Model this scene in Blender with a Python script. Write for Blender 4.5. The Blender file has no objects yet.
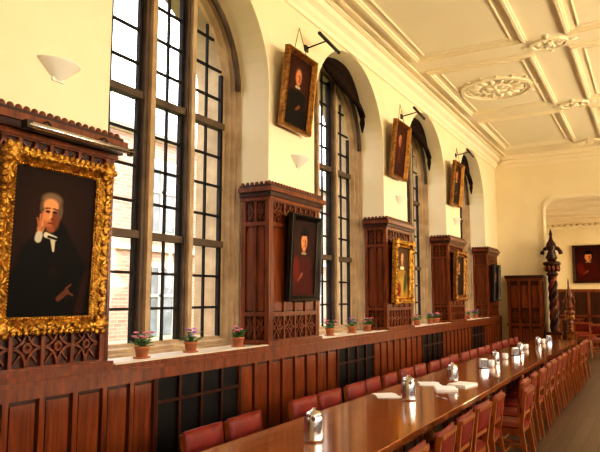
import bpy, math, random
import numpy as np
from mathutils import Vector, Matrix
random.seed(7); rng=np.random.RandomState(3)
scene=bpy.context.scene
pi=math.pi

# ------------------------------------------------------------------ materials
def s2l(c):
    return tuple(((x/12.92) if x<=0.04045 else ((x+0.055)/1.055)**2.4) for x in c)
def nt(name):
    m=bpy.data.materials.new(name); m.use_nodes=True
    t=m.node_tree; b=t.nodes['Principled BSDF']; return m,t,b
def mat_noise(name,c1,c2,rough=0.5,scale=4,stretch=(1,1,1),metal=0,bump=0.0,bscale=None,coat=0,detail=4,spec=0.5,dist=0):
    m,t,b=nt(name)
    tc=t.nodes.new('ShaderNodeTexCoord'); mp=t.nodes.new('ShaderNodeMapping')
    mp.inputs['Scale'].default_value=stretch
    t.links.new(tc.outputs['Object'],mp.inputs['Vector'])
    n=t.nodes.new('ShaderNodeTexNoise'); n.inputs['Scale'].default_value=scale; n.inputs['Detail'].default_value=detail
    n.inputs['Distortion'].default_value=dist
    t.links.new(mp.outputs[0],n.inputs['Vector'])
    r=t.nodes.new('ShaderNodeValToRGB'); r.color_ramp.elements[0].position=.3; r.color_ramp.elements[1].position=.7
    r.color_ramp.elements[0].color=(*c1,1); r.color_ramp.elements[1].color=(*c2,1)
    t.links.new(n.outputs[0],r.inputs[0]); t.links.new(r.outputs[0],b.inputs['Base Color'])
    b.inputs['Roughness'].default_value=rough; b.inputs['Metallic'].default_value=metal
    b.inputs['Coat Weight'].default_value=coat; b.inputs['Coat Roughness'].default_value=.12
    b.inputs['Specular IOR Level'].default_value=spec
    if bump>0:
        n2=t.nodes.new('ShaderNodeTexNoise'); n2.inputs['Scale'].default_value=bscale or scale*2; n2.inputs['Detail'].default_value=3
        t.links.new(mp.outputs[0],n2.inputs['Vector'])
        bp=t.nodes.new('ShaderNodeBump'); bp.inputs['Strength'].default_value=bump; bp.inputs['Distance'].default_value=.02
        t.links.new(n2.outputs[0],bp.inputs['Height']); t.links.new(bp.outputs[0],b.inputs['Normal'])
    return m
PLASTER=mat_noise('cream_plaster',(.86,.745,.51),(.90,.79,.57),.7,1.5,bump=.05,bscale=30)
CEIL=mat_noise('ceiling_plaster',(.91,.80,.60),(.93,.83,.64),.7,1.5,bump=.05,bscale=25)
OAK=mat_noise('red_oak',(.080,.016,.004),(.225,.051,.009),.30,3,(6,6,.6),coat=.10,dist=1.2,bump=.05,spec=.4)
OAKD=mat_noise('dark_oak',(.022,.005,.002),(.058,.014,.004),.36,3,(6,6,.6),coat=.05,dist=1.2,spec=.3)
TABLE=mat_noise('table_wood',(.20,.056,.013),(.38,.125,.030),.12,2.5,(7,.5,7),coat=.6,dist=1.0,spec=.5)
CHAIRW=mat_noise('chair_wood',(.20,.050,.009),(.35,.10,.018),.3,4,(5,5,1),coat=.15)
LEATHER=mat_noise('red_leather',(.12,.008,.005),(.22,.016,.009),.42,12,bump=.15,bscale=60,spec=.3)
STONE=mat_noise('window_stone',(.34,.225,.12),(.52,.37,.215),.75,5,bump=.2,bscale=20)
SILL=mat_noise('sill_stone',(.60,.50,.38),(.74,.65,.52),.5,5)
MULL=mat_noise('mullion_stone',(.055,.034,.020),(.12,.074,.045),.7,5,bump=.2,bscale=20)  # stone darkened in its colour to hold the backlit shade of the mullions
LEAD=mat_noise('lead_bars',(.012,.010,.010),(.025,.022,.022),.6,5,spec=.15)
DRAPE=mat_noise('dark_drape',(.010,.005,.004),(.025,.012,.008),.9,12,spec=.1)
BLACK=mat_noise('grille_black',(.004,.004,.005),(.010,.009,.009),.45,5,spec=.15)
GOLD=mat_noise('gilt',(.24,.09,.010),(.80,.46,.09),.33,22,metal=.85,bump=.8,bscale=45)
GOLDD=mat_noise('old_gilt',(.16,.06,.012),(.45,.22,.05),.35,22,metal=.8,bump=.5,bscale=45)
STEEL=mat_noise('steel',(.62,.62,.64),(.75,.75,.77),.18,3,metal=1)
DKMET=mat_noise('dark_metal',(.02,.015,.012),(.05,.04,.03),.4,3,metal=.6)
WHITE=mat_noise('white_ceramic',(.85,.85,.86),(.9,.9,.9),.25,3)
SCON=mat_noise('sconce_plaster',(.80,.78,.70),(.84,.82,.75),.5,3)
PAPER=mat_noise('paper',(.82,.82,.84),(.88,.88,.88),.8,3)
TERRA=mat_noise('terracotta',(.42,.14,.06),(.5,.19,.09),.8,8)
LEAF=mat_noise('leaf',(.03,.10,.02),(.08,.22,.04),.5,20)
PINK=mat_noise('pink_petal',(.70,.12,.30),(.85,.3,.5),.6,20)
PURP=mat_noise('purple_petal',(.30,.10,.50),(.45,.2,.65),.6,20)
SOIL=mat_noise('soil',(.03,.02,.012),(.05,.03,.02),.9,20)
GRASS=mat_noise('lawn',(.06,.12,.03),(.12,.2,.05),.9,3)
SLATE=mat_noise('roof_slate',(.28,.28,.3),(.38,.37,.38),.7,6)
FLOORM,t,b=nt('floor_boards')
tc=t.nodes.new('ShaderNodeTexCoord'); mp=t.nodes.new('ShaderNodeMapping'); mp.inputs['Rotation'].default_value=(0,0,pi/2)
br=t.nodes.new('ShaderNodeTexBrick'); br.inputs['Scale'].default_value=1.0
br.inputs['Brick Width'].default_value=1.8; br.inputs['Row Height'].default_value=.16; br.inputs['Mortar Size'].default_value=.004
br.inputs['Color1'].default_value=(.075,.046,.028,1); br.inputs['Color2'].default_value=(.105,.066,.041,1); br.inputs['Mortar'].default_value=(.02,.013,.01,1)
t.links.new(tc.outputs['Object'],mp.inputs[0]); t.links.new(mp.outputs[0],br.inputs['Vector']); t.links.new(br.outputs[0],b.inputs['Base Color'])
b.inputs['Roughness'].default_value=.4; b.inputs['Specular IOR Level'].default_value=.3
BRICK,t,b=nt('outside_brick')
tc=t.nodes.new('ShaderNodeTexCoord'); sx=t.nodes.new('ShaderNodeSeparateXYZ'); cx=t.nodes.new('ShaderNodeCombineXYZ')
t.links.new(tc.outputs['Object'],sx.inputs[0]); t.links.new(sx.outputs['Y'],cx.inputs['X']); t.links.new(sx.outputs['Z'],cx.inputs['Y'])
br=t.nodes.new('ShaderNodeTexBrick'); br.inputs['Scale'].default_value=1.0
br.inputs['Brick Width'].default_value=.3; br.inputs['Row Height'].default_value=.1; br.inputs['Mortar Size'].default_value=.010
br.inputs['Color1'].default_value=(.33,.16,.11,1); br.inputs['Color2'].default_value=(.42,.24,.17,1); br.inputs['Mortar'].default_value=(.42,.33,.26,1)
t.links.new(cx.outputs[0],br.inputs['Vector']); t.links.new(br.outputs[0],b.inputs['Base Color']); b.inputs['Roughness'].default_value=.9
GLASS=bpy.data.materials.new('window_glass'); GLASS.use_nodes=True; t=GLASS.node_tree; t.nodes.clear()
o=t.nodes.new('ShaderNodeOutputMaterial'); mx=t.nodes.new('ShaderNodeMixShader'); tr=t.nodes.new('ShaderNodeBsdfTransparent'); gl=t.nodes.new('ShaderNodeBsdfGlossy')
tr.inputs[0].default_value=(.97,.97,.97,1); gl.inputs['Roughness'].default_value=.05; mx.inputs[0].default_value=.05
t.links.new(tr.outputs[0],mx.inputs[1]); t.links.new(gl.outputs[0],mx.inputs[2]); t.links.new(mx.outputs[0],o.inputs[0])
DGLASS=mat_noise('dark_pane',(.12,.13,.14),(.22,.23,.25),.3,3)
PAINT,t,b=nt('oil_painting')
at=t.nodes.new('ShaderNodeAttribute'); at.attribute_name='Col'; t.links.new(at.outputs['Color'],b.inputs['Base Color']); b.inputs['Roughness'].default_value=.5; b.inputs['Specular IOR Level'].default_value=.08

# ------------------------------------------------------------------ mesh builder
class MB:
    def __init__(s): s.v=[]; s.f=[]; s.m=[]; s.sm=[]; s.mats=[]
    def mi(s,m):
        if m not in s.mats: s.mats.append(m)
        return s.mats.index(m)
    def add(s,vs,fs,m,smooth=False):
        o=len(s.v); s.v+= [tuple(v) for v in vs]; k=s.mi(m)
        for f in fs: s.f.append(tuple(i+o for i in f)); s.m.append(k); s.sm.append(smooth)
    def hexa(s,p,m):
        s.add(p,[(0,3,2,1),(4,5,6,7),(0,1,5,4),(1,2,6,5),(2,3,7,6),(3,0,4,7)],m)
    def box(s,x0,x1,y0,y1,z0,z1,m):
        s.hexa([(x0,y0,z0),(x1,y0,z0),(x1,y1,z0),(x0,y1,z0),(x0,y0,z1),(x1,y0,z1),(x1,y1,z1),(x0,y1,z1)],m)
    def taper(s,c0,a0,c1,a1,m):
        x,y,z=c0; X,Y,Z=c1
        s.hexa([(x-a0,y-a0,z),(x+a0,y-a0,z),(x+a0,y+a0,z),(x-a0,y+a0,z),(X-a1,Y-a1,Z),(X+a1,Y-a1,Z),(X+a1,Y+a1,Z),(X-a1,Y+a1,Z)],m)
    def lathe(s,prof,c,m,n=16,M=None):
        vs=[];fs=[]
        for r,z in prof:
            for i in range(n):
                a=2*pi*i/n; p=Vector((r*math.cos(a),r*math.sin(a),z))
                if M: p=M@p
                vs.append(p+Vector(c))
        for j in range(len(prof)-1):
            for i in range(n):
                k=(i+1)%n; fs.append((j*n+i,j*n+k,(j+1)*n+k,(j+1)*n+i))
        fs.append(tuple(range(n-1,-1,-1))); fs.append(tuple((len(prof)-1)*n+i for i in range(n)))
        s.add(vs,fs,m,True)
    def ball(s,c,r,m,n=8,k=5,M=None):
        vs=[];fs=[]
        if not hasattr(r,'__len__'): r=(r,r,r)
        for j in range(1,k):
            th=pi*j/k
            for i in range(n):
                a=2*pi*i/n; p=Vector((r[0]*math.sin(th)*math.cos(a),r[1]*math.sin(th)*math.sin(a),r[2]*math.cos(th)))
                if M: p=M@p
                vs.append(p+Vector(c))
        t0=Vector((0,0,r[2])); t1=Vector((0,0,-r[2]))
        if M: t0=M@t0; t1=M@t1
        vs.append(t0+Vector(c)); vs.append(t1+Vector(c)); T=len(vs)-2
        for j in range(k-2):
            for i in range(n):
                q=(i+1)%n; fs.append((j*n+i,(j+1)*n+i,(j+1)*n+q,j*n+q))
        for i in range(n):
            q=(i+1)%n; fs.append((T,i,q)); fs.append((T+1,(k-2)*n+q,(k-2)*n+i))
        s.add(vs,fs,m,True)
    def tube(s,pts,r,m,n=8):
        pts=[Vector(p) for p in pts]; vs=[];fs=[]
        for i,p in enumerate(pts):
            d=(pts[min(i+1,len(pts)-1)]-pts[max(i-1,0)]).normalized()
            a=d.orthogonal().normalized() if abs(d.z)>.9 else d.cross(Vector((0,0,1))).normalized()
            b_=d.cross(a); rr=r[i] if hasattr(r,'__len__') else r
            for k in range(n):
                t=2*pi*k/n; vs.append(p+(a*math.cos(t)+b_*math.sin(t))*rr)
        for j in range(len(pts)-1):
            for i in range(n):
                k=(i+1)%n; fs.append((j*n+i,j*n+k,(j+1)*n+k,(j+1)*n+i))
        fs.append(tuple(range(n-1,-1,-1))); fs.append(tuple((len(pts)-1)*n+i for i in range(n)))
        s.add(vs,fs,m,True)
    def pbox(s,P,u0,u1,v0,v1,d0,d1,m):
        s.hexa([P(u0,v0,d0),P(u1,v0,d0),P(u1,v1,d0),P(u0,v1,d0),P(u0,v0,d1),P(u1,v0,d1),P(u1,v1,d1),P(u0,v1,d1)],m)
    def pbar(s,P,a,b_,w,d0,d1,m):
        du,dv=b_[0]-a[0],b_[1]-a[1]; L=math.hypot(du,dv) or 1; nu,nv=-dv/L*w/2,du/L*w/2
        q=[(a[0]-nu,a[1]-nv),(b_[0]-nu,b_[1]-nv),(b_[0]+nu,b_[1]+nv),(a[0]+nu,a[1]+nv)]
        s.hexa([P(u,v,d0) for u,v in q]+[P(u,v,d1) for u,v in q],m)
    def pcurve(s,P,pts,w,d0,d1,m):
        for a,b_ in zip(pts[:-1],pts[1:]): s.pbar(P,a,b_,w,d0,d1,m)
    def obj(s,name,loc=(0,0,0),rot=(0,0,0),bevel=0):
        me=bpy.data.meshes.new(name); me.from_pydata(s.v,[],s.f)
        for m in s.mats: me.materials.append(m)
        me.polygons.foreach_set('material_index',s.m); me.polygons.foreach_set('use_smooth',s.sm); me.update()
        import bmesh
        bm=bmesh.new(); bm.from_mesh(me); bmesh.ops.recalc_face_normals(bm,faces=bm.faces); bm.to_mesh(me); bm.free()
        ob=bpy.data.objects.new(name,me); scene.collection.objects.link(ob); ob.location=loc; ob.rotation_euler=rot
        if bevel:
            md=ob.modifiers.new('b','BEVEL'); md.width=bevel; md.segments=2; md.limit_method='ANGLE'
        return ob
def inst(src,name,loc,rotz=0,sc=1):
    ob=bpy.data.objects.new(name,src.data); scene.collection.objects.link(ob); ob.location=loc; ob.rotation_euler=(0,0,rotz); ob.scale=(sc,sc,sc)
    return ob

# ------------------------------------------------------------------ dimensions
XF=3.64; XR=4.03; XO=4.55; H=5.5; Y0=-4.2; Y1=17.3
PER=3.4
def opening(j): return 3.37+PER*j, 5.70+PER*j
ZS=1.15; ZSP=4.05; ZA=5.2
def outline(y0,y1,z0,zs,za,n=12):
    yc=(y0+y1)/2; hw=(y1-y0)/2; r=za-zs
    R=(hw*hw+r*r)/(2*hw); amax=math.asin(min(1,r/R))
    pts=[(y0,z0),(y0,zs)]
    for i in range(1,n+1):
        a=amax*i/n; pts.append((y0+R-R*math.cos(a), zs+R*math.sin(a)))
    L=pts[:]
    for y,z in reversed(L[:-1]): pts.append((2*yc-y,z))
    return pts
OPEN=[opening(j) for j in range(-2,4)]
INS=.13
def wall_side(name,sg):
    b=MB()
    def face(x,ops,outs):
        e=Y0-.3
        for (a,c),ol in zip(ops,outs):
            b.add([(sg*x,e,0),(sg*x,a,0),(sg*x,a,H+.3),(sg*x,e,H+.3)],[(0,1,2,3)],PLASTER)
            z0=ol[0][1]
            b.add([(sg*x,a,0),(sg*x,c,0),(sg*x,c,z0),(sg*x,a,z0)],[(0,1,2,3)],PLASTER)
            arch=ol[1:-1]
            for p,q in zip(arch[:-1],arch[1:]):
                b.add([(sg*x,p[0],p[1]),(sg*x,q[0],q[1]),(sg*x,q[0],H+.3),(sg*x,p[0],H+.3)],[(0,1,2,3)],PLASTER)
            e=c
        b.add([(sg*x,e,0),(sg*x,Y1+.3,0),(sg*x,Y1+.3,H+.3),(sg*x,e,H+.3)],[(0,1,2,3)],PLASTER)
    A=[outline(a,c,ZS,ZSP,ZA) for a,c in OPEN]
    Bo=[outline(a+INS,c-INS,ZS+INS,ZSP,ZA-INS*1.1) for a,c in OPEN]
    face(XF,OPEN,A); face(XO,[(a+INS,c-INS) for a,c in OPEN],Bo)
    def band(ols,xa,xb,m):
        for ol in ols:
            n=len(ol); vs=[(sg*xa,y,z) for y,z in ol]+[(sg*xb,y,z) for y,z in ol]
            b.add(vs,[(i,(i+1)%n,(i+1)%n+n,i+n) for i in range(n)],m)
    band(A,XF,XR,PLASTER); band(Bo,XR+.2,XO,STONE)
    return b.obj(name)
wall_side('wall_left',-1); wall_side('wall_right',1)

def window(idx,a,c,sg):
    b=MB()
    rings=[(0,XR),(.018,XR-.02),(.03,XR+.03),(.05,XR+.035),(.058,XR+.08),(.085,XR+.085),(.10,XR+.14),(.13,XR+.16),(.13,XR+.21)]
    pr=None
    for i,(ins,x) in enumerate(rings):
        ol=outline(a+ins,c-ins,ZS+ins,ZSP,ZA-ins*1.1); n=len(ol); cur=[(sg*x,y,z) for y,z in ol]
        if pr:
            b.add(pr+cur,[(k,(k+1)%n,(k+1)%n+n,k+n) for k in range(n)],STONE)
        pr=cur
    ol=outline(a+.05,c-.05,ZS+.05,ZSP,ZA-.055)[1:-1]
    b.tube([(sg*(XR+.0),y,z) for y,z in ol],.035,MULL,6)
    g0,g1=a+INS,c-INS; zb=ZS+INS; zt=ZA-INS*1.1; yc=(a+c)/2; hw=(g1-g0)/2
    r=zt-ZSP; R=(hw*hw+r*r)/(2*hw)
    def zarch(y):
        d=abs(y-yc); return ZSP+math.sqrt(max(0,R*R-(R-hw+d)**2)) if d<hw else ZSP
    def half(z):
        if z<=ZSP: return hw
        return max(0,math.sqrt(max(0,R*R-(z-ZSP)**2))-(R-hw))
    xg=XR+.17
    def bx(x0,x1,y0,y1,z0,z1,m): b.box(min(sg*x0,sg*x1),max(sg*x0,sg*x1),y0,y1,z0,z1,m)
    ms=[(yc-.19,.078),(yc+.41,.060)]
    for m_,mw in ms:
        bx(xg-.07,xg+.06,m_-mw,m_+mw,zb,zarch(m_)+.02,MULL); bx(xg-.11,xg-.07,m_-.03,m_+.03,zb,zarch(m_),STONE)
    for zt_ in (2.28,3.62):
        hh=half(zt_); bx(xg-.05,xg+.05,yc-hh,yc+hh,zt_-.035,zt_+.035,MULL)
    lights=[(g0,ms[0][0]-ms[0][1]),(ms[0][0]+ms[0][1],ms[1][0]-ms[1][1]),(ms[1][0]+ms[1][1],g1)]
    for l0,l1 in lights:
        cc=(l0+l1)/2
        bx(xg-.012,xg+.012,cc-.013,cc+.013,zb,zarch(cc),LEAD)
        for e in (l0+.02,l1-.02): bx(xg-.02,xg+.02,e-.02,e+.02,zb,zarch(e)-.02,LEAD)
    z=zb+.31
    while z<zt-.1:
        hh=half(z); bx(xg-.012,xg+.012,yc-hh,yc+hh,z-.013,z+.013,LEAD); z+=.335
    ol=outline(g0,g1,zb,ZSP,zt)
    b.add([(sg*xg,y,z) for y,z in ol],[tuple(range(len(ol)))],GLASS)
    return b.obj('window_%d'%idx)
k=1
for a,c in OPEN: window(k,a,c,-1); k+=1
for a,c in OPEN: window(k,a,c,1); k+=1
# dark cloth swags gathered under the arch heads, hanging clear of the stonework
for j in (1,2,3):
    a,c=opening(j); ol=outline(a+.03,c-.03,ZS,ZSP,ZA-.04,24)[1:-1]; h=len(ol)//2
    seg=ol[h-5:h+17]; n=len(seg); b=MB()
    for off,ph in ((0,0),(.06,1.3),(.12,2.4),(.18,3.3),(.24,4.0)):
        pts=[];rs=[]
        for i,(y,z) in enumerate(seg):
            f=i/(n-1); sw=math.sin(pi*min(1,f*1.05))
            yy=y-off*.8*sw-.02; zz=z-off*.75*sw-.05
            pts.append((-XR+.13+.03*math.sin(ph+5*f),yy,zz)); rs.append(.022+.036*sw+.006*math.sin(9*f+ph))
        b.tube(pts,rs,DRAPE,8)
    ye,ze=seg[-1]
    b.tube([(-XR+.13,ye-.03,ze),(-XR+.13,ye-.05,ze-.15),(-XR+.13,ye-.05,ze-.30)],[.03,.045,.012],DRAPE,8)
    b.obj('window_drape')

# ------------------------------------------------------------------ floor, ends, far room
FY=24.0
b=MB(); b.box(-XO,XO,Y0-.3,FY+.3,-.2,0,FLOORM); b.obj('floor')
b=MB(); b.box(-XO,XO,Y0-.3,Y0,0,H+.3,PLASTER); b.obj('wall_near')
b=MB()
OX=2.42; OZ=4.3
b.box(-XO,-OX,Y1,Y1+.35,0,H+.3,PLASTER); b.box(OX,XO,Y1,Y1+.35,0,H+.3,PLASTER); b.box(-OX,OX,Y1,Y1+.35,OZ,H+.3,PLASTER)
for s_ in (-1,1):
    n=8; R=.35
    pts=[(s_*(OX-R+R*math.cos(i*pi/2/n)),OZ-R+R*math.sin(i*pi/2/n)) for i in range(n+1)]
    for p,q in zip(pts[:-1],pts[1:]):
        for y in (Y1-.0,Y1+.35):
            b.add([(p[0],y,p[1]),(q[0],y,q[1]),(s_*OX,y,OZ)],[(0,1,2)],PLASTER)
        b.add([(p[0],Y1,p[1]),(q[0],Y1,q[1]),(q[0],Y1+.35,q[1]),(p[0],Y1+.35,p[1])],[(0,1,2,3)],PLASTER)
b.obj('wall_far')
b=MB()
P=lambda u,v,d:(u,Y1-d,v)
n=8;R=.35
path=[(-OX,0)]+[(-(OX-R+R*math.cos(i*pi/2/n)),OZ-R+R*math.sin(i*pi/2/n)) for i in range(n+1)]
path+= [(-u,v) for u,v in reversed(path)]
b.pcurve(P,path,.10,0,.03,CEIL); b.pcurve(P,path,.04,.03,.055,CEIL)
b.obj('trim_1')
b=MB()
b.box(-XO,-XF,Y1+.35,FY,0,4.8,PLASTER); b.obj('wall_far_room_left')
b=MB(); b.box(XF,XO,Y1+.35,FY,0,4.8,PLASTER); b.obj('wall_far_room_right')
b=MB(); b.box(-XO,XO,FY,FY+.3,0,4.8,PLASTER)
b.obj('wall_far_room_end')
b=MB(); b.box(-XO,XO,Y1+.35,FY+.3,4.5,4.8,CEIL)
for i,(w,z) in enumerate([(.30,4.44),(.2,4.36),(.1,4.28),(.05,4.12)]):
    b.box(-XF,XF,FY-w,FY,z,z+.09,CEIL); b.box(-XF,-XF+w,Y1+.36,FY,z,z+.09,CEIL)
for x in np.arange(-3.4,3.5,.2): b.box(x,x+.1,FY-.16,FY-.02,4.21,4.28,CEIL)
for y in np.arange(18.2,23.6,1.3): b.box(-XF,XF,y,y+.15,4.44,4.5,CEIL)
b.obj('ceiling_far_room')
b=MB()
b.box(-XF,XF,FY-.06,FY,0,1.95,OAKD); b.box(-XF,XF,FY-.1,FY-.06,1.87,1.97,OAK); b.box(-XF,XF,FY-.09,FY-.06,0,.16,OAK)
for x in np.arange(-3.5,3.6,.5): b.box(x-.04,x+.04,FY-.085,FY-.06,.16,1.87,OAK)
b.box(-XF,XF,FY-.085,FY-.06,1.0,1.08,OAK)
b.obj('wall_panelling_far_room')

# ------------------------------------------------------------------ ceiling with plasterwork
b=MB()
b.box(-XO,XO,Y0-.3,Y1+.3,H,H+.3,CEIL)
def Pc(u,v,d): return (u,v,H-d)
def rib(u0,u1,v0,v1,w=.09,d=.055):
    for ww,d0,d1 in ((w,-.01,d*.6),(w*.45,d*.6,d)):
        b.pbar(Pc,(u0-ww/2,v0),(u1+ww/2,v0),ww,d0,d1,CEIL); b.pbar(Pc,(u0-ww/2,v1),(u1+ww/2,v1),ww,d0,d1,CEIL)
        b.pbar(Pc,(u0,v0),(u0,v1),ww,d0,d1,CEIL); b.pbar(Pc,(u1,v0),(u1,v1),ww,d0,d1,CEIL)
def ring(u,v,r,w,d,e=1.0,n=32):
    pts=[(u+r*math.cos(2*pi*i/n),v+r*e*math.sin(2*pi*i/n)) for i in range(n+1)]
    b.pcurve(Pc,pts,w,-.01,d,CEIL)
def medallion(u,v,R):
    ring(u,v,R,.05,.04); ring(u,v,R*.86,.03,.025); ring(u,v,R*.42,.035,.035)
    n=16
    for i in range(n):
        a=2*pi*i/n; M=Matrix.Rotation(a,3,'Z')
        b.ball((u+R*.64*math.cos(a),v+R*.64*math.sin(a),H-.008),(R*.19,R*.075,.038),CEIL,8,4,M)
        a2=a+pi/n
        b.ball((u+R*1.12*math.cos(a2),v+R*1.12*math.sin(a2),H-.0),(R*.09,R*.06,.028),CEIL,6,4,Matrix.Rotation(a2,3,'Z'))
    for i in range(8):
        a=2*pi*i/8; b.ball((u+R*.22*math.cos(a),v+R*.22*math.sin(a),H-.01),(R*.17,R*.08,.045),CEIL,8,4,Matrix.Rotation(a,3,'Z'))
    b.ball((u,v,H-.02),(R*.12,R*.12,.06),CEIL)
def cartouche(u,v):
    ring(u,v,.26,.04,.035,.8,20)
    for i in range(10):
        a=2*pi*i/10; b.ball((u+.17*math.cos(a),v+.13*math.sin(a),H-.0),(.07,.035,.035),CEIL,6,4,Matrix.Rotation(a,3,'Z'))
    b.ball((u,v,H-.01),(.07,.07,.05),CEIL)
    for s_ in (-1,1):
        b.ball((u+s_*.32,v,H),(.09,.05,.03),CEIL,6,4); b.ball((u,v+s_*.28,H),(.05,.09,.03),CEIL,6,4)
bc=[6.235+PER*j for j in range(-3,4)]
for j in range(len(bc)-1):
    v0=bc[j]+.3; v1=bc[j+1]-.3
    for uc,hwid in ((-2.3,.82),(0,.88),(2.3,.82)):
        rib(uc-hwid,uc+hwid,v0,v1)
        rib(uc-hwid+.16,uc+hwid-.16,v0+.16,v1-.16,.03,.02)
        if (j%2==0 and uc!=0): medallion(uc,(v0+v1)/2,.60)
for v in bc:
    for uc in (-1.17,1.17): cartouche(uc,v)
for u in (-3.30,-3.42,3.30,3.42): b.pbar(Pc,(u,Y0),(u,Y1),.04,-.01,.03,CEIL)
b.obj('ceiling')
def cornice(name,sg):
    b=MB()
    prof=[(0,H-.30),(.03,H-.30),(.03,H-.24),(.07,H-.20),(.08,H-.14),(.15,H-.10),(.18,H-.04),(.22,H-.04),(.22,H)]
    ya,yb=Y0,Y1
    vs=[(sg*(XF-d),ya,z) for d,z in prof]+[(sg*(XF-d),yb,z) for d,z in prof]; n=len(prof)
    b.add(vs,[(i,i+1,i+1+n,i+n) for i in range(n-1)],CEIL); b.obj(name)
cornice('trim_2',-1); cornice('trim_3',1)
b=MB()
for w,z0,z1 in ((.03,H-.30,H-.2),(.09,H-.2,H-.1),(.18,H-.1,H-.04),(.22,H-.04,H)): b.box(-XF+.2,XF-.2,Y1-w,Y1,z0,z1,CEIL)
b.obj('trim_4')

# ------------------------------------------------------------------ oak work
def petal_cell(b,P,u0,u1,v0,v1,m,d0=.0,d1=.022,w=.016):
    uc,vc=(u0+u1)/2,(v0+v1)/2; hu,hv=(u1-u0)/2,(v1-v0)/2
    for su in (-1,1):
        for sv in (-1,1):
            pts=[]
            for i in range(6):
                t=i/5*pi/2
                pts.append((uc+su*hu*(1-math.sin(t)*.98), vc+sv*hv*(1-math.cos(t)*.98)))
            b.pcurve(P,pts,w,d0,d1,m)
            b.pbar(P,(uc,vc),(uc+su*hu*.8,vc+sv*hv*.8),w*.7,d0,d1*.7,m)
    q=.25
    pts=[(uc+hu*q*math.cos(a),vc+hu*q*math.sin(a)) for a in [2*pi*i/6 for i in range(7)]]
    b.pcurve(P,pts,w*1.2,d0,d1*1.2,m)
def clad(b,P,u0,u1,v0,v1,ncol,m,md):
    s=.055; D=.028
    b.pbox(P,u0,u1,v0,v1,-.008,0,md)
    b.pbox(P,u0,u0+s,v0,v1,0,D,m); b.pbox(P,u1-s,u1,v0,v1,0,D,m)
    rails=[(v0,v0+.05),(v0+.30,v0+.345),(v1-.42,v1-.375),(v1-.15,v1)]
    for a,c in rails: b.pbox(P,u0+s,u1-s,a,c,0,D,m)
    W=(u1-u0-2*s)/ncol
    for i in range(1,ncol):
        u=u0+s+W*i; b.pbox(P,u-.014,u+.014,v0+.05,v1-.15,0,D*.9,m)
    for i in range(ncol):
        a=u0+s+W*i+.012; c=a+W-.024
        b.pbox(P,a+.015,c-.015,v0+.36,v1-.44,0,.008,m)
        petal_cell(b,P,a,c,v0+.05,v0+.30,m); petal_cell(b,P,a,c,v1-.375,v1-.15,m)
        b.pbar(P,(a+.01,v0+.37),(a+.01,v1-.5),.012,0,.014,m); b.pbar(P,(c-.01,v0+.37),(c-.01,v1-.5),.012,0,.014,m)
        h=(c-a)/2-.01; uc=(a+c)/2
        b.pcurve(P,[(uc+h*math.cos(t),v1-.5+.07*math.sin(t)) for t in [i_*pi/6 for i_ in range(7)]],.012,0,.014,m)
BX=3.60
def bay(y0,y1):
    b=MB(); zb,zt=1.19,2.90
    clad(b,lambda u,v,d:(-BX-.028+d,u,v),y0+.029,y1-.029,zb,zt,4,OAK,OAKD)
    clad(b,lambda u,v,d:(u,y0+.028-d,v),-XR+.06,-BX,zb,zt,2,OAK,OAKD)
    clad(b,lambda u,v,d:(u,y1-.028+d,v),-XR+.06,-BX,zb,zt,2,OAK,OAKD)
    for w,z0,z1,m in ((.02,2.76,2.80,OAK),(.045,2.80,2.85,OAKD),(.07,2.85,2.90,OAK),(.045,2.90,2.93,OAKD)):
        b.box(-XR+.06,-BX+w,y0-w,y0+.005,z0,z1,m); b.box(-XR+.06,-BX+w,y1-.005,y1+w,z0,z1,m); b.box(-XF+.002,-BX+w-.001,y0+.006,y1-.006,z0,z1,m)
    y=y0-.03
    while y<y1+.02:
        b.ball((-BX+.02,y,2.94),(.02,.028,.03),OAK,6,4); y+=.062
    x=-XR+.09
    while x<-BX:
        b.ball((x,y0-.02,2.94),(.028,.02,.03),OAK,6,4); x+=.062
    b.box(-BX+.001,-BX+.03,y0-.03,y1+.03,1.191,1.225,OAK); b.box(-XR+.06,-BX,y0-.03,y0-.001,1.191,1.225,OAK); b.box(-XR+.06,-BX,y1+.001,y1+.03,1.191,1.225,OAK)
    return b.obj('oak_panelled_bay')
BAYS=[(5.66+PER*j,6.81+PER*j) for j in range(-3,4)]
for a,c in BAYS:
    if a>Y0: bay(a,c)
b=MB(); P=lambda u,v,d:(-3.60+d-.03,u,v)
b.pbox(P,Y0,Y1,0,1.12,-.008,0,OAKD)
b.pbox(P,Y0,Y1,1.03,1.12,0,.03,OAK); b.pbox(P,Y0,Y1,0,.17,0,.04,OAK); b.pbox(P,Y0,Y1,1.12,1.15,-.008,.055,OAK); b.pbox(P,Y0,Y1,1.15,1.188,-.008,.04,OAK)
for j in range(-2,4):
    a,c=opening(j)
    g0,g1=a+.58,a+1.78; s=(g1-g0)/4
    b.pbox(P,g0,g1,.17,1.03,0,.004,BLACK)
    for i in range(5): b.pbox(P,g0+s*i-.016,g0+s*i+.016,.17,1.03,0,.03,OAKD)
    b.pbox(P,g0,g1,.82,.845,0,.028,OAKD)
    e=g1; end=(opening(j+1)[0]+.58) if j<3 else Y1
    n=round((end-e)/.27); w=(end-e)/n
    for i in range(n+1):
        b.pbox(P,e+w*i-.022,e+w*i+.022,.17,1.03,0,.028,OAK)
        if i<n:
            b.pbox(P,e+w*i+.045,e+w*(i+1)-.045,.20,1.0,0,.012,OAK)
b.obj('wall_panelling_left')
for i,(a,c) in enumerate(OPEN):
    b=MB(); b.box(-XR+.03,-3.64,a+.06,c-.06,1.152,1.185,SILL); b.box(-3.64,-3.57,a+.09,c-.09,1.189,1.2,SILL); b.obj('windowsill')
b=MB(); b.box(3.56,3.64,Y0,Y1,0,1.14,OAKD); b.box(3.53,3.64,Y0,Y1,1.1,1.15,OAK)
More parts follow.
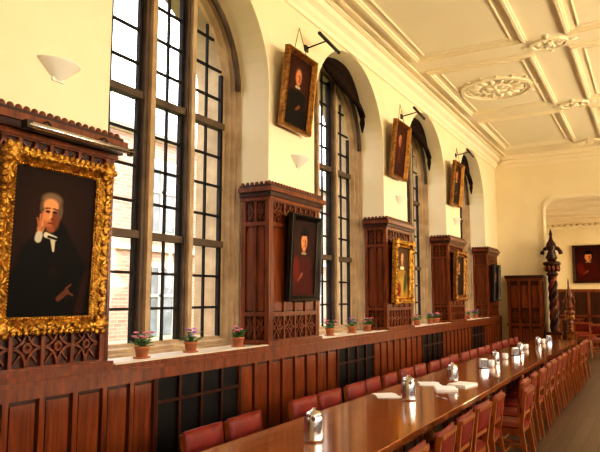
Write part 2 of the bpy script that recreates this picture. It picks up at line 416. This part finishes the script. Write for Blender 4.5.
for y in np.arange(Y0+.2,Y1,.4): b.box(3.54,3.56,y-.03,y+.03,.1,1.1,OAK)
b.obj('wall_panelling_right')

# ------------------------------------------------------------------ paintings
def srgb(c): return np.array(s2l([x/255 for x in c]))
def canvas(w,h,bg,layers,nx=80):
    ny=int(nx*h/w); A=h/w
    U,V=np.meshgrid(np.linspace(0,1,nx+1),np.linspace(0,A,ny+1))
    img=np.zeros(U.shape+(3,))+srgb(bg)
    rad=np.clip(1.25-np.hypot(U-.45,(V-A*.62))*1.0,.45,1.25); img*=rad[...,None]
    for L in layers:
        if L[0]=='e':
            _,cx,cy,rx,ry,rot,col,soft=L; cy*=A
            x=U-cx;y=V-cy;c_,s_=math.cos(rot),math.sin(rot); xr=x*c_+y*s_; yr=-x*s_+y*c_
            d=np.hypot(xr/rx,yr/ry); al=np.clip((1-d)/soft+.5,0,1)
        else:
            _,x0,y0,x1,y1,r0,r1,col,soft=L; y0*=A;y1*=A
            dx,dy=x1-x0,y1-y0; t_=np.clip(((U-x0)*dx+(V-y0)*dy)/(dx*dx+dy*dy+1e-9),0,1)
            d=np.hypot(U-x0-t_*dx,V-y0-t_*dy)/(r0+(r1-r0)*t_); al=np.clip((1-d)/soft+.5,0,1)
        al=al*al*(3-2*al); img=img*(1-al[...,None])+srgb(col)*al[...,None]
    img*= (1+.10*(rng.rand(*U.shape)-.5))[...,None]
    me=bpy.data.meshes.new('canvas')
    vs=[(0,(u-.5)*w,(v/A-.5)*h) for u,v in zip(U.ravel(),V.ravel())]
    fs=[(j*(nx+1)+i,j*(nx+1)+i+1,(j+1)*(nx+1)+i+1,(j+1)*(nx+1)+i) for j in range(ny) for i in range(nx)]
    me.from_pydata(vs,[],fs); at=me.color_attributes.new('Col','FLOAT_COLOR','POINT')
    flat=np.ones((len(vs),4)); flat[:,:3]=img.reshape(-1,3); at.data.foreach_set('color',flat.ravel()); me.materials.append(PAINT)
    ob=bpy.data.objects.new('canvas',me); scene.collection.objects.link(ob); return ob
def frame(w,h,fw,ornate,gm):
    b=MB()
    prof=[(0,.0),(0,.012),(fw*.12,.02),(fw*.18,.012),(fw*.35,.03),(fw*.6,.055),(fw*.8,.062),(fw*.92,.045),(fw,.04),(fw,-.02),(0,-.02)]
    n=len(prof); vs=[]
    for o,d in prof:
        for su,sv in ((-1,-1),(1,-1),(1,1),(-1,1)): vs.append((d,su*(w/2+o),sv*(h/2+o)))
    fs=[]
    for j in range(n):
        k_=(j+1)%n
        for i in range(4): q=(i+1)%4; fs.append((j*4+i,j*4+q,k_*4+q,k_*4+i))
    b.add(vs,fs,gm)
    if ornate:
        def run(off,st,r,d):
            for sv in (-1,1):
                L=w+2*off; N=int(L/st)
                for i in range(N+1): b.ball((d,-L/2+L*i/N,sv*(h/2+off)),r,gm,6,4)
                L=h+2*off; N=int(L/st)
                for i in range(1,N): b.ball((d,sv*(w/2+off),-L/2+L*i/N),r,gm,6,4)
        run(fw*.1,.022,.010,.018); run(fw*.95,.045,(.016,.022,.022),.045)
        off=fw*.62
        for sv in (-1,1):
            N=int((w+2*off)/.07)
            for i in range(N+1):
                b.ball((.058,-(w/2+off)+(w+2*off)*i/N,sv*(h/2+off)),(.016,.034,.017),gm,6,4,Matrix.Rotation(.6*(1 if i%2 else -1),3,'X'))
            N=int((h+2*off)/.07)
            for i in range(1,N):
                b.ball((.058,sv*(w/2+off),-(h/2+off)+(h+2*off)*i/N),(.016,.017,.034),gm,6,4,Matrix.Rotation(.6*(1 if i%2 else -1),3,'X'))
            for su in (-1,1):
                b.ball((.06,su*(w/2+off),sv*(h/2+off)),(.03,.06,.06),gm,8,5)
                for a in range(6):
                    b.ball((.06,su*(w/2+off)+.055*math.cos(a*pi/3),sv*(h/2+off)+.055*math.sin(a*pi/3)),(.022,.025,.025),gm,6,4)
    b.add([(-.015,-w/2,-h/2),(-.015,w/2,-h/2),(-.015,w/2,h/2),(-.015,-w/2,h/2)],[(0,1,2,3)],OAKD)
    ob=b.obj('frame'); return ob
def portrait(loc,w,h,fw,tilt,bg,layers,ornate=False,gm=GOLDD,rotz=0,nx=70,wires=0):
    e=bpy.data.objects.new('portrait_painting',None); scene.collection.objects.link(e)
    e.location=loc; e.rotation_euler=(0,tilt,rotz)
    c_=canvas(w,h,bg,layers,nx); f=frame(w,h,fw,ornate,gm)
    c_.parent=e; f.parent=e
    if wires:
        b=MB()
        for s_ in (-1,1): b.tube([(0,s_*w*.3,h/2+fw*.5),(-math.tan(tilt)*wires-.02,0,h/2+wires)],.004,DKMET,5)
        wo=b.obj('hanging_wire'); wo.parent=e
    return e
K=(8,5,4)
big=[('e',.50,.02,.58,.42,0,K,.35),('c',.30,.38,.50,.55,.20,.16,K,.3),('c',.50,.55,.78,.30,.17,.16,(9,6,5),.3),
 ('c',.12,.22,.26,.36,.13,.11,K,.3),('c',.26,.34,.33,.56,.075,.04,(10,7,6),.25),
 ('e',.44,.70,.110,.150,0,(180,106,64),.35),('e',.45,.80,.120,.070,0,(125,98,74),.6),('e',.555,.73,.032,.085,0,(100,78,58),.6),('e',.335,.745,.028,.065,0,(95,72,54),.6),
 ('e',.44,.76,.090,.070,0,(222,150,98),.5),('e',.40,.69,.05,.06,0,(212,136,86),.8),('e',.50,.66,.05,.09,0,(125,66,38),.9),
 ('e',.405,.716,.030,.014,0,(42,22,15),.6),('e',.490,.716,.030,.014,0,(38,20,13),.6),('c',.375,.737,.43,.742,.009,.007,(80,52,34),.7),('c',.465,.742,.52,.735,.007,.009,(70,46,30),.7),
 ('c',.445,.72,.437,.675,.008,.017,(232,162,112),.7),('e',.457,.668,.020,.009,0,(95,48,28),.8),('c',.415,.638,.475,.638,.007,.008,(112,38,26),.7),
 ('e',.45,.595,.05,.03,0,(150,84,50),.7),
 ('c',.40,.555,.52,.535,.028,.022,(215,205,180),.4),('c',.485,.53,.50,.45,.03,.012,(205,192,165),.4),('c',.43,.545,.55,.53,.014,.014,(10,7,6),.4),
 ('e',.335,.60,.042,.070,-.25,(190,118,74),.4),('c',.345,.62,.36,.70,.014,.010,(205,130,84),.4),('c',.325,.62,.32,.69,.013,.009,(180,112,70),.4),('c',.31,.61,.285,.665,.012,.008,(165,100,62),.4),('c',.345,.59,.40,.63,.013,.010,(170,102,64),.4),
 ('c',.31,.525,.32,.55,.04,.04,(195,185,162),.4),
 ('c',.60,.12,.70,.17,.028,.032,(92,50,30),.5),('c',.70,.17,.78,.145,.013,.009,(105,58,35),.5),('c',.69,.19,.75,.22,.012,.009,(100,55,34),.5),
 ('c',.85,.0,.95,.30,.05,.04,(40,14,8),.7)]
portrait((-3.53,2.825,2.06),.66,.98,.105,.035,(40,19,11),big,True,GOLD,nx=150)
def gen(bodyc,face=(205,135,88),hair=(30,16,10),hat=None,extra=[],fx=.5,fy=.72,s=1.0):
    L=[('e',fx,.0,.48,.62,0,bodyc,.3),('c',fx-.22,.42,fx+.22,.42,.15,.15,bodyc,.3),
       ('e',fx,fy+.02,.135*s,.17*s,0,hair,.35),('c',fx,fy-.12,fx,fy-.05,.06,.06,tuple(int(x*.75) for x in face),.4),
       ('e',fx,fy,.10*s,.14*s,0,face,.35),('e',fx+.05,fy-.02,.045,.09,0,tuple(int(x*.7) for x in face),.9),
       ('e',fx-.04,fy+.012,.02,.010,0,(40,22,16),.6),('e',fx+.04,fy+.012,.02,.010,0,(40,22,16),.6),
       ('c',fx,fy+.01,fx-.005,fy-.03,.008,.014,tuple(min(255,int(x*1.1)) for x in face),.7),('c',fx-.03,fy-.065,fx+.03,fy-.065,.007,.007,(130,50,38),.7)]
    if hat: L+=[('e',fx,fy+.11,.19,.05,.08,hat,.3),('e',fx,fy+.14,.13,.09,0,hat,.3)]
    return L+extra
p2=gen((66,16,8),(215,138,88),(18,9,6),(7,4,4),[('c',.42,.56,.58,.56,.022,.022,(150,130,100),.5),('c',.3,.2,.45,.28,.03,.04,(130,72,42),.5),('e',.2,.35,.14,.25,.2,(100,26,12),.7)],s=1.25)
p3=gen((150,112,40),(225,165,115),(70,42,20),None,[('e',.5,.2,.3,.25,0,(175,140,60),.6),('e',.25,.15,.2,.2,.3,(120,32,16),.6),('e',.75,.3,.12,.3,-.2,(60,66,28),.7),('c',.4,.58,.6,.58,.04,.04,(225,210,170),.5)],fy=.78,s=.9)
p4=gen((30,9,6),(190,130,85),(50,38,28),None,[('c',.42,.56,.56,.56,.03,.03,(180,160,130),.5)])
q1=gen((12,7,6),(200,125,80),(70,52,36),None,[('c',.42,.57,.58,.57,.025,.02,(190,175,145),.5),('c',.5,.25,.62,.3,.03,.04,(125,70,42),.5)],s=1.2)
q2=gen((55,15,8),(190,120,80),(30,16,10),None,[('c',.5,.55,.5,.3,.05,.07,(95,28,14),.7)],s=1.15)
portrait((-3.53,6.30,2.15),.56,.86,.07,.05,(48,19,10),p2,False,DKMET)
portrait((-3.53,9.56,2.10),.62,.80,.09,.04,(80,52,24),p3,True,GOLD)
portrait((-3.53,12.96,2.14),.60,.82,.08,.04,(45,18,10),p4,True,GOLDD)
portrait((-3.53,16.42,2.06),.55,.80,.07,.04,(30,12,7),p4,False,DKMET)
portrait((-3.50,6.10,4.08),.54,.80,.06,.11,(58,24,12),q1,False,GOLDD,wires=.38)
portrait((-3.50,9.46,4.08),.54,.80,.06,.11,(70,27,12),q2,False,GOLDD,wires=.38)
portrait((-3.50,12.84,4.06),.54,.80,.06,.11,(50,20,10),q1,False,GOLDD,wires=.38)
portrait((-3.50,-.56,4.12),.54,.80,.06,.11,(44,18,9),q2,False,GOLDD,wires=.38)
portrait((-1.95,FY-.06,2.85),.85,1.15,.09,0,(60,20,12),p2,False,OAKD,rotz=-pi/2)
portrait((1.2,FY-.06,2.85),.85,1.15,.09,0,(60,20,12),q1,False,GOLDD,rotz=-pi/2)

# ------------------------------------------------------------------ wall fittings
def sconce(y,z=3.3):
    b=MB()
    n=10; vs=[];
    for r,zz in ((.02,-.06),(.07,-.02),(.15,.06),(.155,.07),(.14,.07),(.06,-.01)):
        for i in range(n+1):
            a=-pi/2+pi*i/n; vs.append((-XF+r*math.cos(a)*.85,y+r*math.sin(a)*1.15,z+zz))
    fs=[(j*(n+1)+i,j*(n+1)+i+1,(j+1)*(n+1)+i+1,(j+1)*(n+1)+i) for j in range(5) for i in range(n)]
    b.add(vs,fs,SCON,True); b.box(-XF,-XF+.015,y-.05,y+.05,z-.07,z+.03,SCON)
    b.obj('wall_sconce')
for y in (2.88,6.36,9.76,13.16): sconce(y)
b=MB(); b.tube([(-3.42,2.50,2.80),(-3.42,3.42,2.80)],.022,STEEL,10); b.box(-3.46,-3.40,2.48,2.52,2.775,2.825,DKMET); b.box(-3.46,-3.40,3.40,3.44,2.775,2.825,DKMET)
b.box(-3.445,-3.435,2.5,3.42,2.815,2.83,DKMET)
for y in (2.7,3.2): b.tube([(-3.525,y,2.87),(-3.48,y,2.87),(-3.43,y,2.81)],.008,DKMET,6)
b.obj('picture_light')
for y in (3.25,6.45,9.85,13.25):
    b=MB(); b.tube([(-XF,y+.1,4.80),(-3.35,y+.1,4.84)],.010,DKMET,6); b.tube([(-3.33,y-.12,4.86),(-3.33,y+.42,4.80)],.022,DKMET,8); b.box(-XF,-XF+.02,y+.06,y+.14,4.76,4.84,DKMET)
    b.obj('picture_light')

# ------------------------------------------------------------------ table
TX0,TX1,TY0,TY1,TZ=-2.50,-1.54,.7,15.2,.75
b=MB()
b.box(TX0,TX1,TY0,TY1,TZ-.045,TZ,TABLE)
b.box(TX0+.015,TX1-.015,TY0+.015,TY1-.015,TZ-.065,TZ-.045,TABLE)
tcx=(TX0+TX1)/2
b.box(TX0+.14,TX0+.17,TY0+.2,TY1-.2,TZ-.15,TZ-.065,TABLE); b.box(TX1-.17,TX1-.14,TY0+.2,TY1-.2,TZ-.15,TZ-.065,TABLE)
y=TY0+.5
while y<TY1:
    for sx_ in (-.16,.16):
        b.lathe([(.035,.08),(.05,.12),(.055,.2),(.035,.26),(.06,.4),(.045,.54),(.03,.57),(.05,.6),(.05,.69)],(tcx+sx_,y,0),TABLE,12)
    b.box(tcx-.27,tcx+.27,y-.05,y+.05,0,.08,TABLE); b.box(tcx-.3,tcx+.3,y-.04,y+.04,.64,.69,TABLE)
    y+=2.24
b.box(tcx-.03,tcx+.03,TY0+.5,TY1-.3,.1,.17,TABLE)
b.obj('dining_table',bevel=.006)

# ------------------------------------------------------------------ chairs
def chair_mesh():
    b=MB(); W=.21
    for s_ in (-1,1):
        b.taper((.19,s_*W*.9,0),.014,(.19,s_*W*.9,.43),.021,CHAIRW)
        b.taper((-.25,s_*W*.9,0),.015,(-.19,s_*W*.9,.44),.021,CHAIRW)
        b.taper((-.19,s_*W*.9,.44),.022,(-.240,s_*W*.95,.785),.017,CHAIRW)
        b.box(-.2,.19,s_*W*.9-.009,s_*W*.9+.009,.15,.18,CHAIRW); b.box(-.19,.2,s_*W*.9-.012,s_*W*.9+.012,.37,.43,CHAIRW)
    b.box(.18,.2,-W*.9,W*.9,.37,.43,CHAIRW); b.box(-.2,-.18,-W*.9,W*.9,.37,.43,CHAIRW); b.box(-.01,.01,-W*.9,W*.9,.152,.178,CHAIRW)
    n=8; vs=[];fs=[]
    for i in range(n+1):
        for j in range(n+1):
            u=i/n*2-1; v=j/n*2-1; e=(1-abs(u)**4)*(1-abs(v)**4)
            vs.append((.005+u*.215,v*.215*(.93+.04*u),.435+.035*e**.4 if e>0 else .435))
    for i in range(n):
        for j in range(n): fs.append((i*(n+1)+j,(i+1)*(n+1)+j,(i+1)*(n+1)+j+1,i*(n+1)+j+1))
    b.add(vs,fs,LEATHER,True); b.box(-.21,.22,-.205,.205,.42,.437,LEATHER)
    n=8; vs=[];fs=[]; 
    for sd in (1,-1):
        for i in range(n+1):
            for j in range(n+1):
                u=i/n*2-1; v=j/n; e=((1-abs(u)**6)*(1-abs(2*v-1)**5))**.45
                z=.57+v*.235; xx=-.19-.045*(z-.44)/.38-.012*(1-u*u)
                vs.append((xx+sd*(.010+.018*e)+.008,u*(W+.004),z))
        o=0 if sd==1 else (n+1)**2
        for i in range(n):
            for j in range(n): fs.append((o+i*(n+1)+j,o+(i+1)*(n+1)+j,o+(i+1)*(n+1)+j+1,o+i*(n+1)+j+1))
    N=(n+1)**2
    edge=[i*(n+1) for i in range(n+1)]+[n*(n+1)+j for j in range(1,n+1)]+[i*(n+1)+n for i in range(n-1,-1,-1)]+[j for j in range(n-1,0,-1)]
    for a,c in zip(edge,edge[1:]+edge[:1]): fs.append((a,c,c+N,a+N))
    b.add(vs,fs,LEATHER,True)
    b.box(-.215,-.195,-W*.9,W*.9,.535,.565,CHAIRW)
    b.box(-.262,-.238,-W*.95,W*.95,.755,.785,CHAIRW)
    return b
Ys=[3.54,4.03,4.96,5.46,6.02,6.52,7.02]+[7.6+.54*i for i in range(14)]
src=chair_mesh().obj('dining_chair',(-2.54,1.7,0),(0,0,0))
for y in Ys: inst(src,'dining_chair',(-2.54+random.uniform(-.02,.02),y+random.uniform(-.02,.02),0),random.uniform(-.04,.04))
Yr=[2.5+.60*i for i in range(21)]
for i,y in enumerate(Yr):
    dx=random.uniform(0,.04)+(.16 if i in (7,) else 0)
    inst(src,'dining_chair',(-1.56+dx,y+random.uniform(-.02,.02),0),pi+random.uniform(-.06,.06))
for x,y,r in ((-1.45,19.4,pi*.6),(-1.85,20.6,pi*.45),(-2.1,21.8,.3),(-.6,21.4,pi),(.3,20,pi*.6)): inst(src,'dining_chair',(x,y,0),r,1.2)

# ------------------------------------------------------------------ table ware
def jug(x,y,r,s=1):
    b=MB()
    b.lathe([(.060*s,0),(.063*s,.006),(.063*s,.02),(.061*s,.13*s),(.056*s,.15*s),(.052*s,.158*s),(.054*s,.166*s),(.050*s,.176*s),(.034*s,.188*s),(.012*s,.192*s),(.012*s,.204*s),(.004,.207*s)],(0,0,0),STEEL,24)
    b.tube([(0,.055*s,.145*s),(0,.092*s,.152*s),(0,.108*s,.12*s),(0,.102*s,.07*s),(0,.060*s,.04*s)],.009*s,STEEL,8)
    b.tube([(0,-.045*s,.14*s),(0,-.075*s,.168*s)],[.018*s,.009*s],STEEL,8)
    b.obj('water_jug',(x,y,TZ),(0,0,r))
jug(-2.02,3.74,.5,1.05); jug(-2.04,5.63,.7,1.1); jug(-2.05,7.13,.4,1.0)
def mug(x,y,r):
    b=MB()
    b.lathe([(.026,0),(.036,.004),(.040,.02),(.041,.09),(.038,.09),(.036,.02),(.001,.012)],(0,0,0),WHITE,16)
    b.tube([(.038,0,.075),(.06,0,.072),(.066,0,.045),(.055,0,.025),(.038,0,.022)],.005,WHITE,6)
    b.obj('coffee_mug',(x,y,TZ),(0,0,r))
for x,y in ((-2.0,8.85),(-2.05,10.0),(-2.1,12.1),(-2.05,13.8)): mug(x,y,random.uniform(0,6))
jug(-2.04,9.3,.4,.9); jug(-2.04,11.2,.4,.9); jug(-2.03,13.0,.4,.9)
def napkin(x,y,r):
    b=MB(); b.box(-.06,.06,-.04,.04,0,.01,DKMET)
    for s_ in (-1,1): b.hexa([(-.055,s_*.035-.002,.01),(.055,s_*.035-.002,.01),(.055,s_*.035+.002,.01),(-.055,s_*.035+.002,.01),(-.05,s_*.03-.002,.11),(.05,s_*.03-.002,.11),(.05,s_*.03+.002,.11),(-.05,s_*.03+.002,.11)],STEEL)
    for i in range(7): b.box(-.05,.05,-.026+i*.0075,-.021+i*.0075,.01,.12+.004*(i%3),PAPER)
    b.obj('napkin_holder',(x,y,TZ),(0,0,r))
napkin(-2.05,8.6,.9); napkin(-2.03,10.7,.9); napkin(-2.03,14.4,.9)
def sheets(name,x,y,r,w=.21,h=.297,n=3,m=PAPER):
    b=MB()
    for i in range(n):
        c_,s_=math.cos(i*.12),math.sin(i*.12); q=[(-w/2,-h/2),(w/2,-h/2),(w/2,h/2),(-w/2,h/2)]
        q=[(u*c_-v*s_,u*s_+v*c_) for u,v in q]; b.hexa([(u,v,i*.0022) for u,v in q]+[(u,v,i*.0022+.002) for u,v in q],m)
    b.obj(name,(x,y,TZ+.0005),(0,0,r))
sheets('paper_sheets',-2.30,5.75,.5); sheets('paper_sheets',-2.2,6.75,.3)
def book(x,y,r,m=PAPER):
    b=MB(); b.box(-.105,.105,-.15,.15,0,.003,m); b.box(-.1,.1,-.145,.145,.003,.016,PAPER); b.box(-.105,.105,-.15,.15,.016,.019,m); b.box(-.108,-.104,-.15,.15,0,.019,m)
    b.obj('magazine',(x,y,TZ),(0,0,r))
book(-1.93,6.45,.4); book(-1.86,6.85,-.2,PAPER)
b=MB(); b.tube([(0,-.09,.004),(0,.09,.004)],.004,STEEL,6); b.ball((0,.11,.005),(.014,.024,.004),STEEL); b.obj('teaspoon',(-1.80,5.9,TZ),(0,0,.8))

# ------------------------------------------------------------------ plants
def plant(x,y,petal,s=1):
    b=MB()
    b.lathe([(.045,0),(.048,.003),(.060,.08),(.066,.08),(.066,.10),(.058,.10),(.055,.085),(.001,.085)],(0,0,0),TERRA,14)
    b.lathe([(.07,-.0),(.075,.012),(.07,.014),(.05,.006)],(0,0,0),TERRA,14)
    b.lathe([(.054,.084),(.03,.09),(.002,.092)],(0,0,0),SOIL,10)
    for i in range(34):
        a=random.uniform(0,2*pi); rr=random.uniform(.01,.10); z=.10+random.uniform(0,.09)
        M=Matrix.Rotation(a,3,'Z')@Matrix.Rotation(random.uniform(-.9,.3),3,'Y')
        b.ball((rr*math.cos(a),rr*math.sin(a),z),(.032,.020,.004),LEAF,6,4,M)
    for i in range(9):
        a=random.uniform(0,2*pi); rr=random.uniform(.01,.095); z=.15+random.uniform(0,.07)
        c_=(rr*math.cos(a),rr*math.sin(a),z); b.tube([(rr*.3*math.cos(a),rr*.3*math.sin(a),.09),c_],.002,LEAF,4)
        for k_ in range(5):
            t_=k_*2*pi/5; b.ball((c_[0]+.014*math.cos(t_),c_[1]+.014*math.sin(t_),c_[2]),(.012,.010,.007),petal,6,4)
        b.ball((c_[0],c_[1],c_[2]+.004),.005,GOLD,5,3)
    b.obj('potted_flowers',(x,y,1.186),(0,0,random.uniform(0,6)))
for i,(y) in enumerate((3.98,4.62,5.38,7.5,8.2,8.75,11.0,11.8,12.2,14.6,15.3)): plant(-3.80,y,PURP if i%3==1 else PINK)

# ------------------------------------------------------------------ far furniture
b=MB()
x0,x1,ya,yb=-3.36,-2.52,16.95,17.28
b.box(x0,x1,ya+.04,yb,0,2.12,OAKD); b.box(x0-.02,x1+.03,ya,yb,0,.15,OAK); b.box(x0-.03,x1+.05,ya-.02,yb,2.12,2.18,OAK); b.box(x0-.05,x1+.08,ya-.05,yb,2.18,2.26,OAKD); b.box(x0-.03,x1+.03,ya,yb,.95,1.02,OAK)
P=lambda u,v,d:(u,ya+.04-d,v)
for i in range(4): u=x0+.03+(x1-x0-.06)*i/3; b.pbox(P,u-.03,u+.03,.15,2.12,0,.03,OAK)
for i in range(3):
    a=x0+.06+(x1-x0-.06)*i/3; c=a+.22; petal_cell(b,P,a,c,1.05,1.35,OAK); b.pbox(P,a+.03,c-.03,.22,.88,0,.012,OAK); b.pbox(P,a+.03,c-.03,1.42,2.0,0,.012,OAK)
Pq=lambda u,v,d:(x1+d,u,v)
b.pbox(Pq,ya+.04,ya+.09,.15,2.12,0,.02,OAK); b.pbox(Pq,yb-.05,yb,.15,2.12,0,.02,OAK); b.pbox(Pq,ya+.04,yb,1.0,1.06,0,.02,OAK)
b.obj('oak_cupboard')
def carved(x,y,Ht,m1,m2,s=1):
    b=MB()
    b.box(x-.16*s,x+.16*s,y-.14*s,y+.14*s,0,.12,m1); b.box(x-.13*s,x+.13*s,y-.12*s,y+.12*s,.12,.75,m2); b.box(x-.16*s,x+.16*s,y-.14*s,y+.14*s,.75,.82,m1)
    top=Ht-1.2
    n=60
    for k_ in range(3):
        pts=[];rs=[]
        for i in range(n+1):
            a=i/n*4*pi+k_*2*pi/3; z=.82+(top-.82)*i/n; rr=.055*s; pts.append((x+rr*math.cos(a),y+rr*math.sin(a),z)); rs.append(.05*s)
        b.tube(pts,rs,m1 if k_ else m2,7)
    b.lathe([(.10*s,top-.02),(.13*s,top+.04),(.09*s,top+.08),(.14*s,top+.22),(.19*s,top+.28),(.19*s,top+.33),(.12*s,top+.36)],(x,y,0),m1,14)
    for i in range(10):
        a=2*pi*i/10; b.ball((x+.14*s*math.cos(a),y+.14*s*math.sin(a),top+.18),(.035*s,.035*s,.09),m2,6,5)
    for sx_ in (-1,1):
        pts=[(x+sx_*s*(.05+.15*math.cos(t)*(1-t/9)),y,top+.54+.20*math.sin(t)*(1-t/9)) for t in [i*.4 for i in range(14)]]
        b.tube(pts,.045*s,m1,7)
    b.lathe([(.07*s,top+.34),(.13*s,top+.45),(.07*s,top+.6),(.12*s,top+.72),(.10*s,top+.82),(.05*s,top+.90),(.03*s,top+1.0),(.04*s,top+1.06),(.02*s,top+1.14),(.004,top+1.2)],(x,y,0),m1,12)
    return b.obj('carved_pillar')
carved(-2.24,17.02,3.45,OAKD,OAK,1.15)
carved(-1.93,17.5,2.2,OAK,GOLDD,.65)
b=MB(); b.box(-2.9,-2.2,23.2,23.9,0,.9,OAKD); b.box(-2.95,-2.15,23.15,23.9,.9,.95,OAK)
for x in (-2.85,-2.25): b.box(x-.04,x+.04,23.17,23.2,.05,.9,OAK)
b.obj('sideboard')

# ------------------------------------------------------------------ outside
b=MB()
b.box(-13,-12.5,-14,40,-1,6.4,BRICK)
for y in np.arange(-12,39,3.2):
    for z in (.6,3.6):
        b.box(-12.5,-12.42,y-.75,y+.75,z-.15,z+2.1,SILL); b.box(-12.42,-12.40,y-.6,y+.6,z,z+1.95,DGLASS)
        b.box(-12.40,-12.36,y-.04,y+.04,z,z+1.95,SILL); b.box(-12.40,-12.36,y-.6,y+.6,z+1.1,z+1.18,SILL)
b.box(-12.5,-12.4,-14,40,3.0,3.15,SILL); b.box(-12.55,-12.35,-14,40,6.25,6.5,SILL)
b.hexa([(-17,-14,6.4),(-12.3,-14,6.4),(-12.3,40,6.4),(-17,40,6.4),(-17,-14,6.5),(-15.5,-14,8.3),(-15.5,40,8.3),(-17,40,6.5)],SLATE)
b.obj('brick_building')
b=MB(); b.box(-60,60,-60,80,-1.2,-.6,GRASS); b.obj('lawn_ground')

# ------------------------------------------------------------------ light
w=bpy.data.worlds.new('w'); scene.world=w; w.use_nodes=True
bg=w.node_tree.nodes['Background']; bg.inputs[0].default_value=(.96,.96,1,1); bg.inputs[1].default_value=5.2
sd=bpy.data.lights.new('sun','SUN'); sd.energy=3; sd.color=(1,.93,.8); sd.angle=.02
so=bpy.data.objects.new('sun',sd); scene.collection.objects.link(so); so.rotation_euler=Vector((-.75,.35,-1)).to_track_quat('-Z','Y').to_euler()
def area(name,loc,d,sx_,sy_,e,col,portal=False):
    l=bpy.data.lights.new(name,'AREA'); l.shape='RECTANGLE'; l.size=sx_; l.size_y=sy_; l.energy=e; l.color=col
    if portal: l.cycles.is_portal=True
    o=bpy.data.objects.new(name,l); scene.collection.objects.link(o); o.location=loc; o.rotation_euler=Vector(d).to_track_quat('-Z','Z').to_euler(); return o
en=[260,300,400,560,600,560]
for (a,c),e_ in zip(OPEN,en):
    area('window_portal',(-XO-.05,(a+c)/2,3.2),(1,0,0),2.1,4.2,1,(1,1,1),True)
    area('window_light',(XO+.15,(a+c)/2,2.8),(-1,0,.7),2.0,3.2,e_,(1,.80,.50))
area('ceiling_lamp',(0,21,4.2),(0,0,-1),2,3,90,(1,.80,.5))  # added downward fill for the far room, no lamp fitting there
area('window_light',(3.5,21,2.6),(-1,0,.5),3,2.5,210,(1,.80,.52))  # added fill inside the solid side wall, brightens the far room ceiling; no window

# ------------------------------------------------------------------ camera
cd=bpy.data.cameras.new('camera'); cd.sensor_width=36; cd.lens=37.2; cd.clip_end=300
co=bpy.data.objects.new('camera',cd); scene.collection.objects.link(co); co.location=(0,0,1.7)
co.rotation_euler=(math.radians(96.53),0,math.radians(29.6)); scene.camera=co
scene.view_settings.view_transform='Standard'; scene.view_settings.exposure=.27
for lk in ('Medium High Contrast','Standard - Medium High Contrast','None'):
    try:
        scene.view_settings.look=lk; print('LOOK',lk); break
    except Exception as e: pass
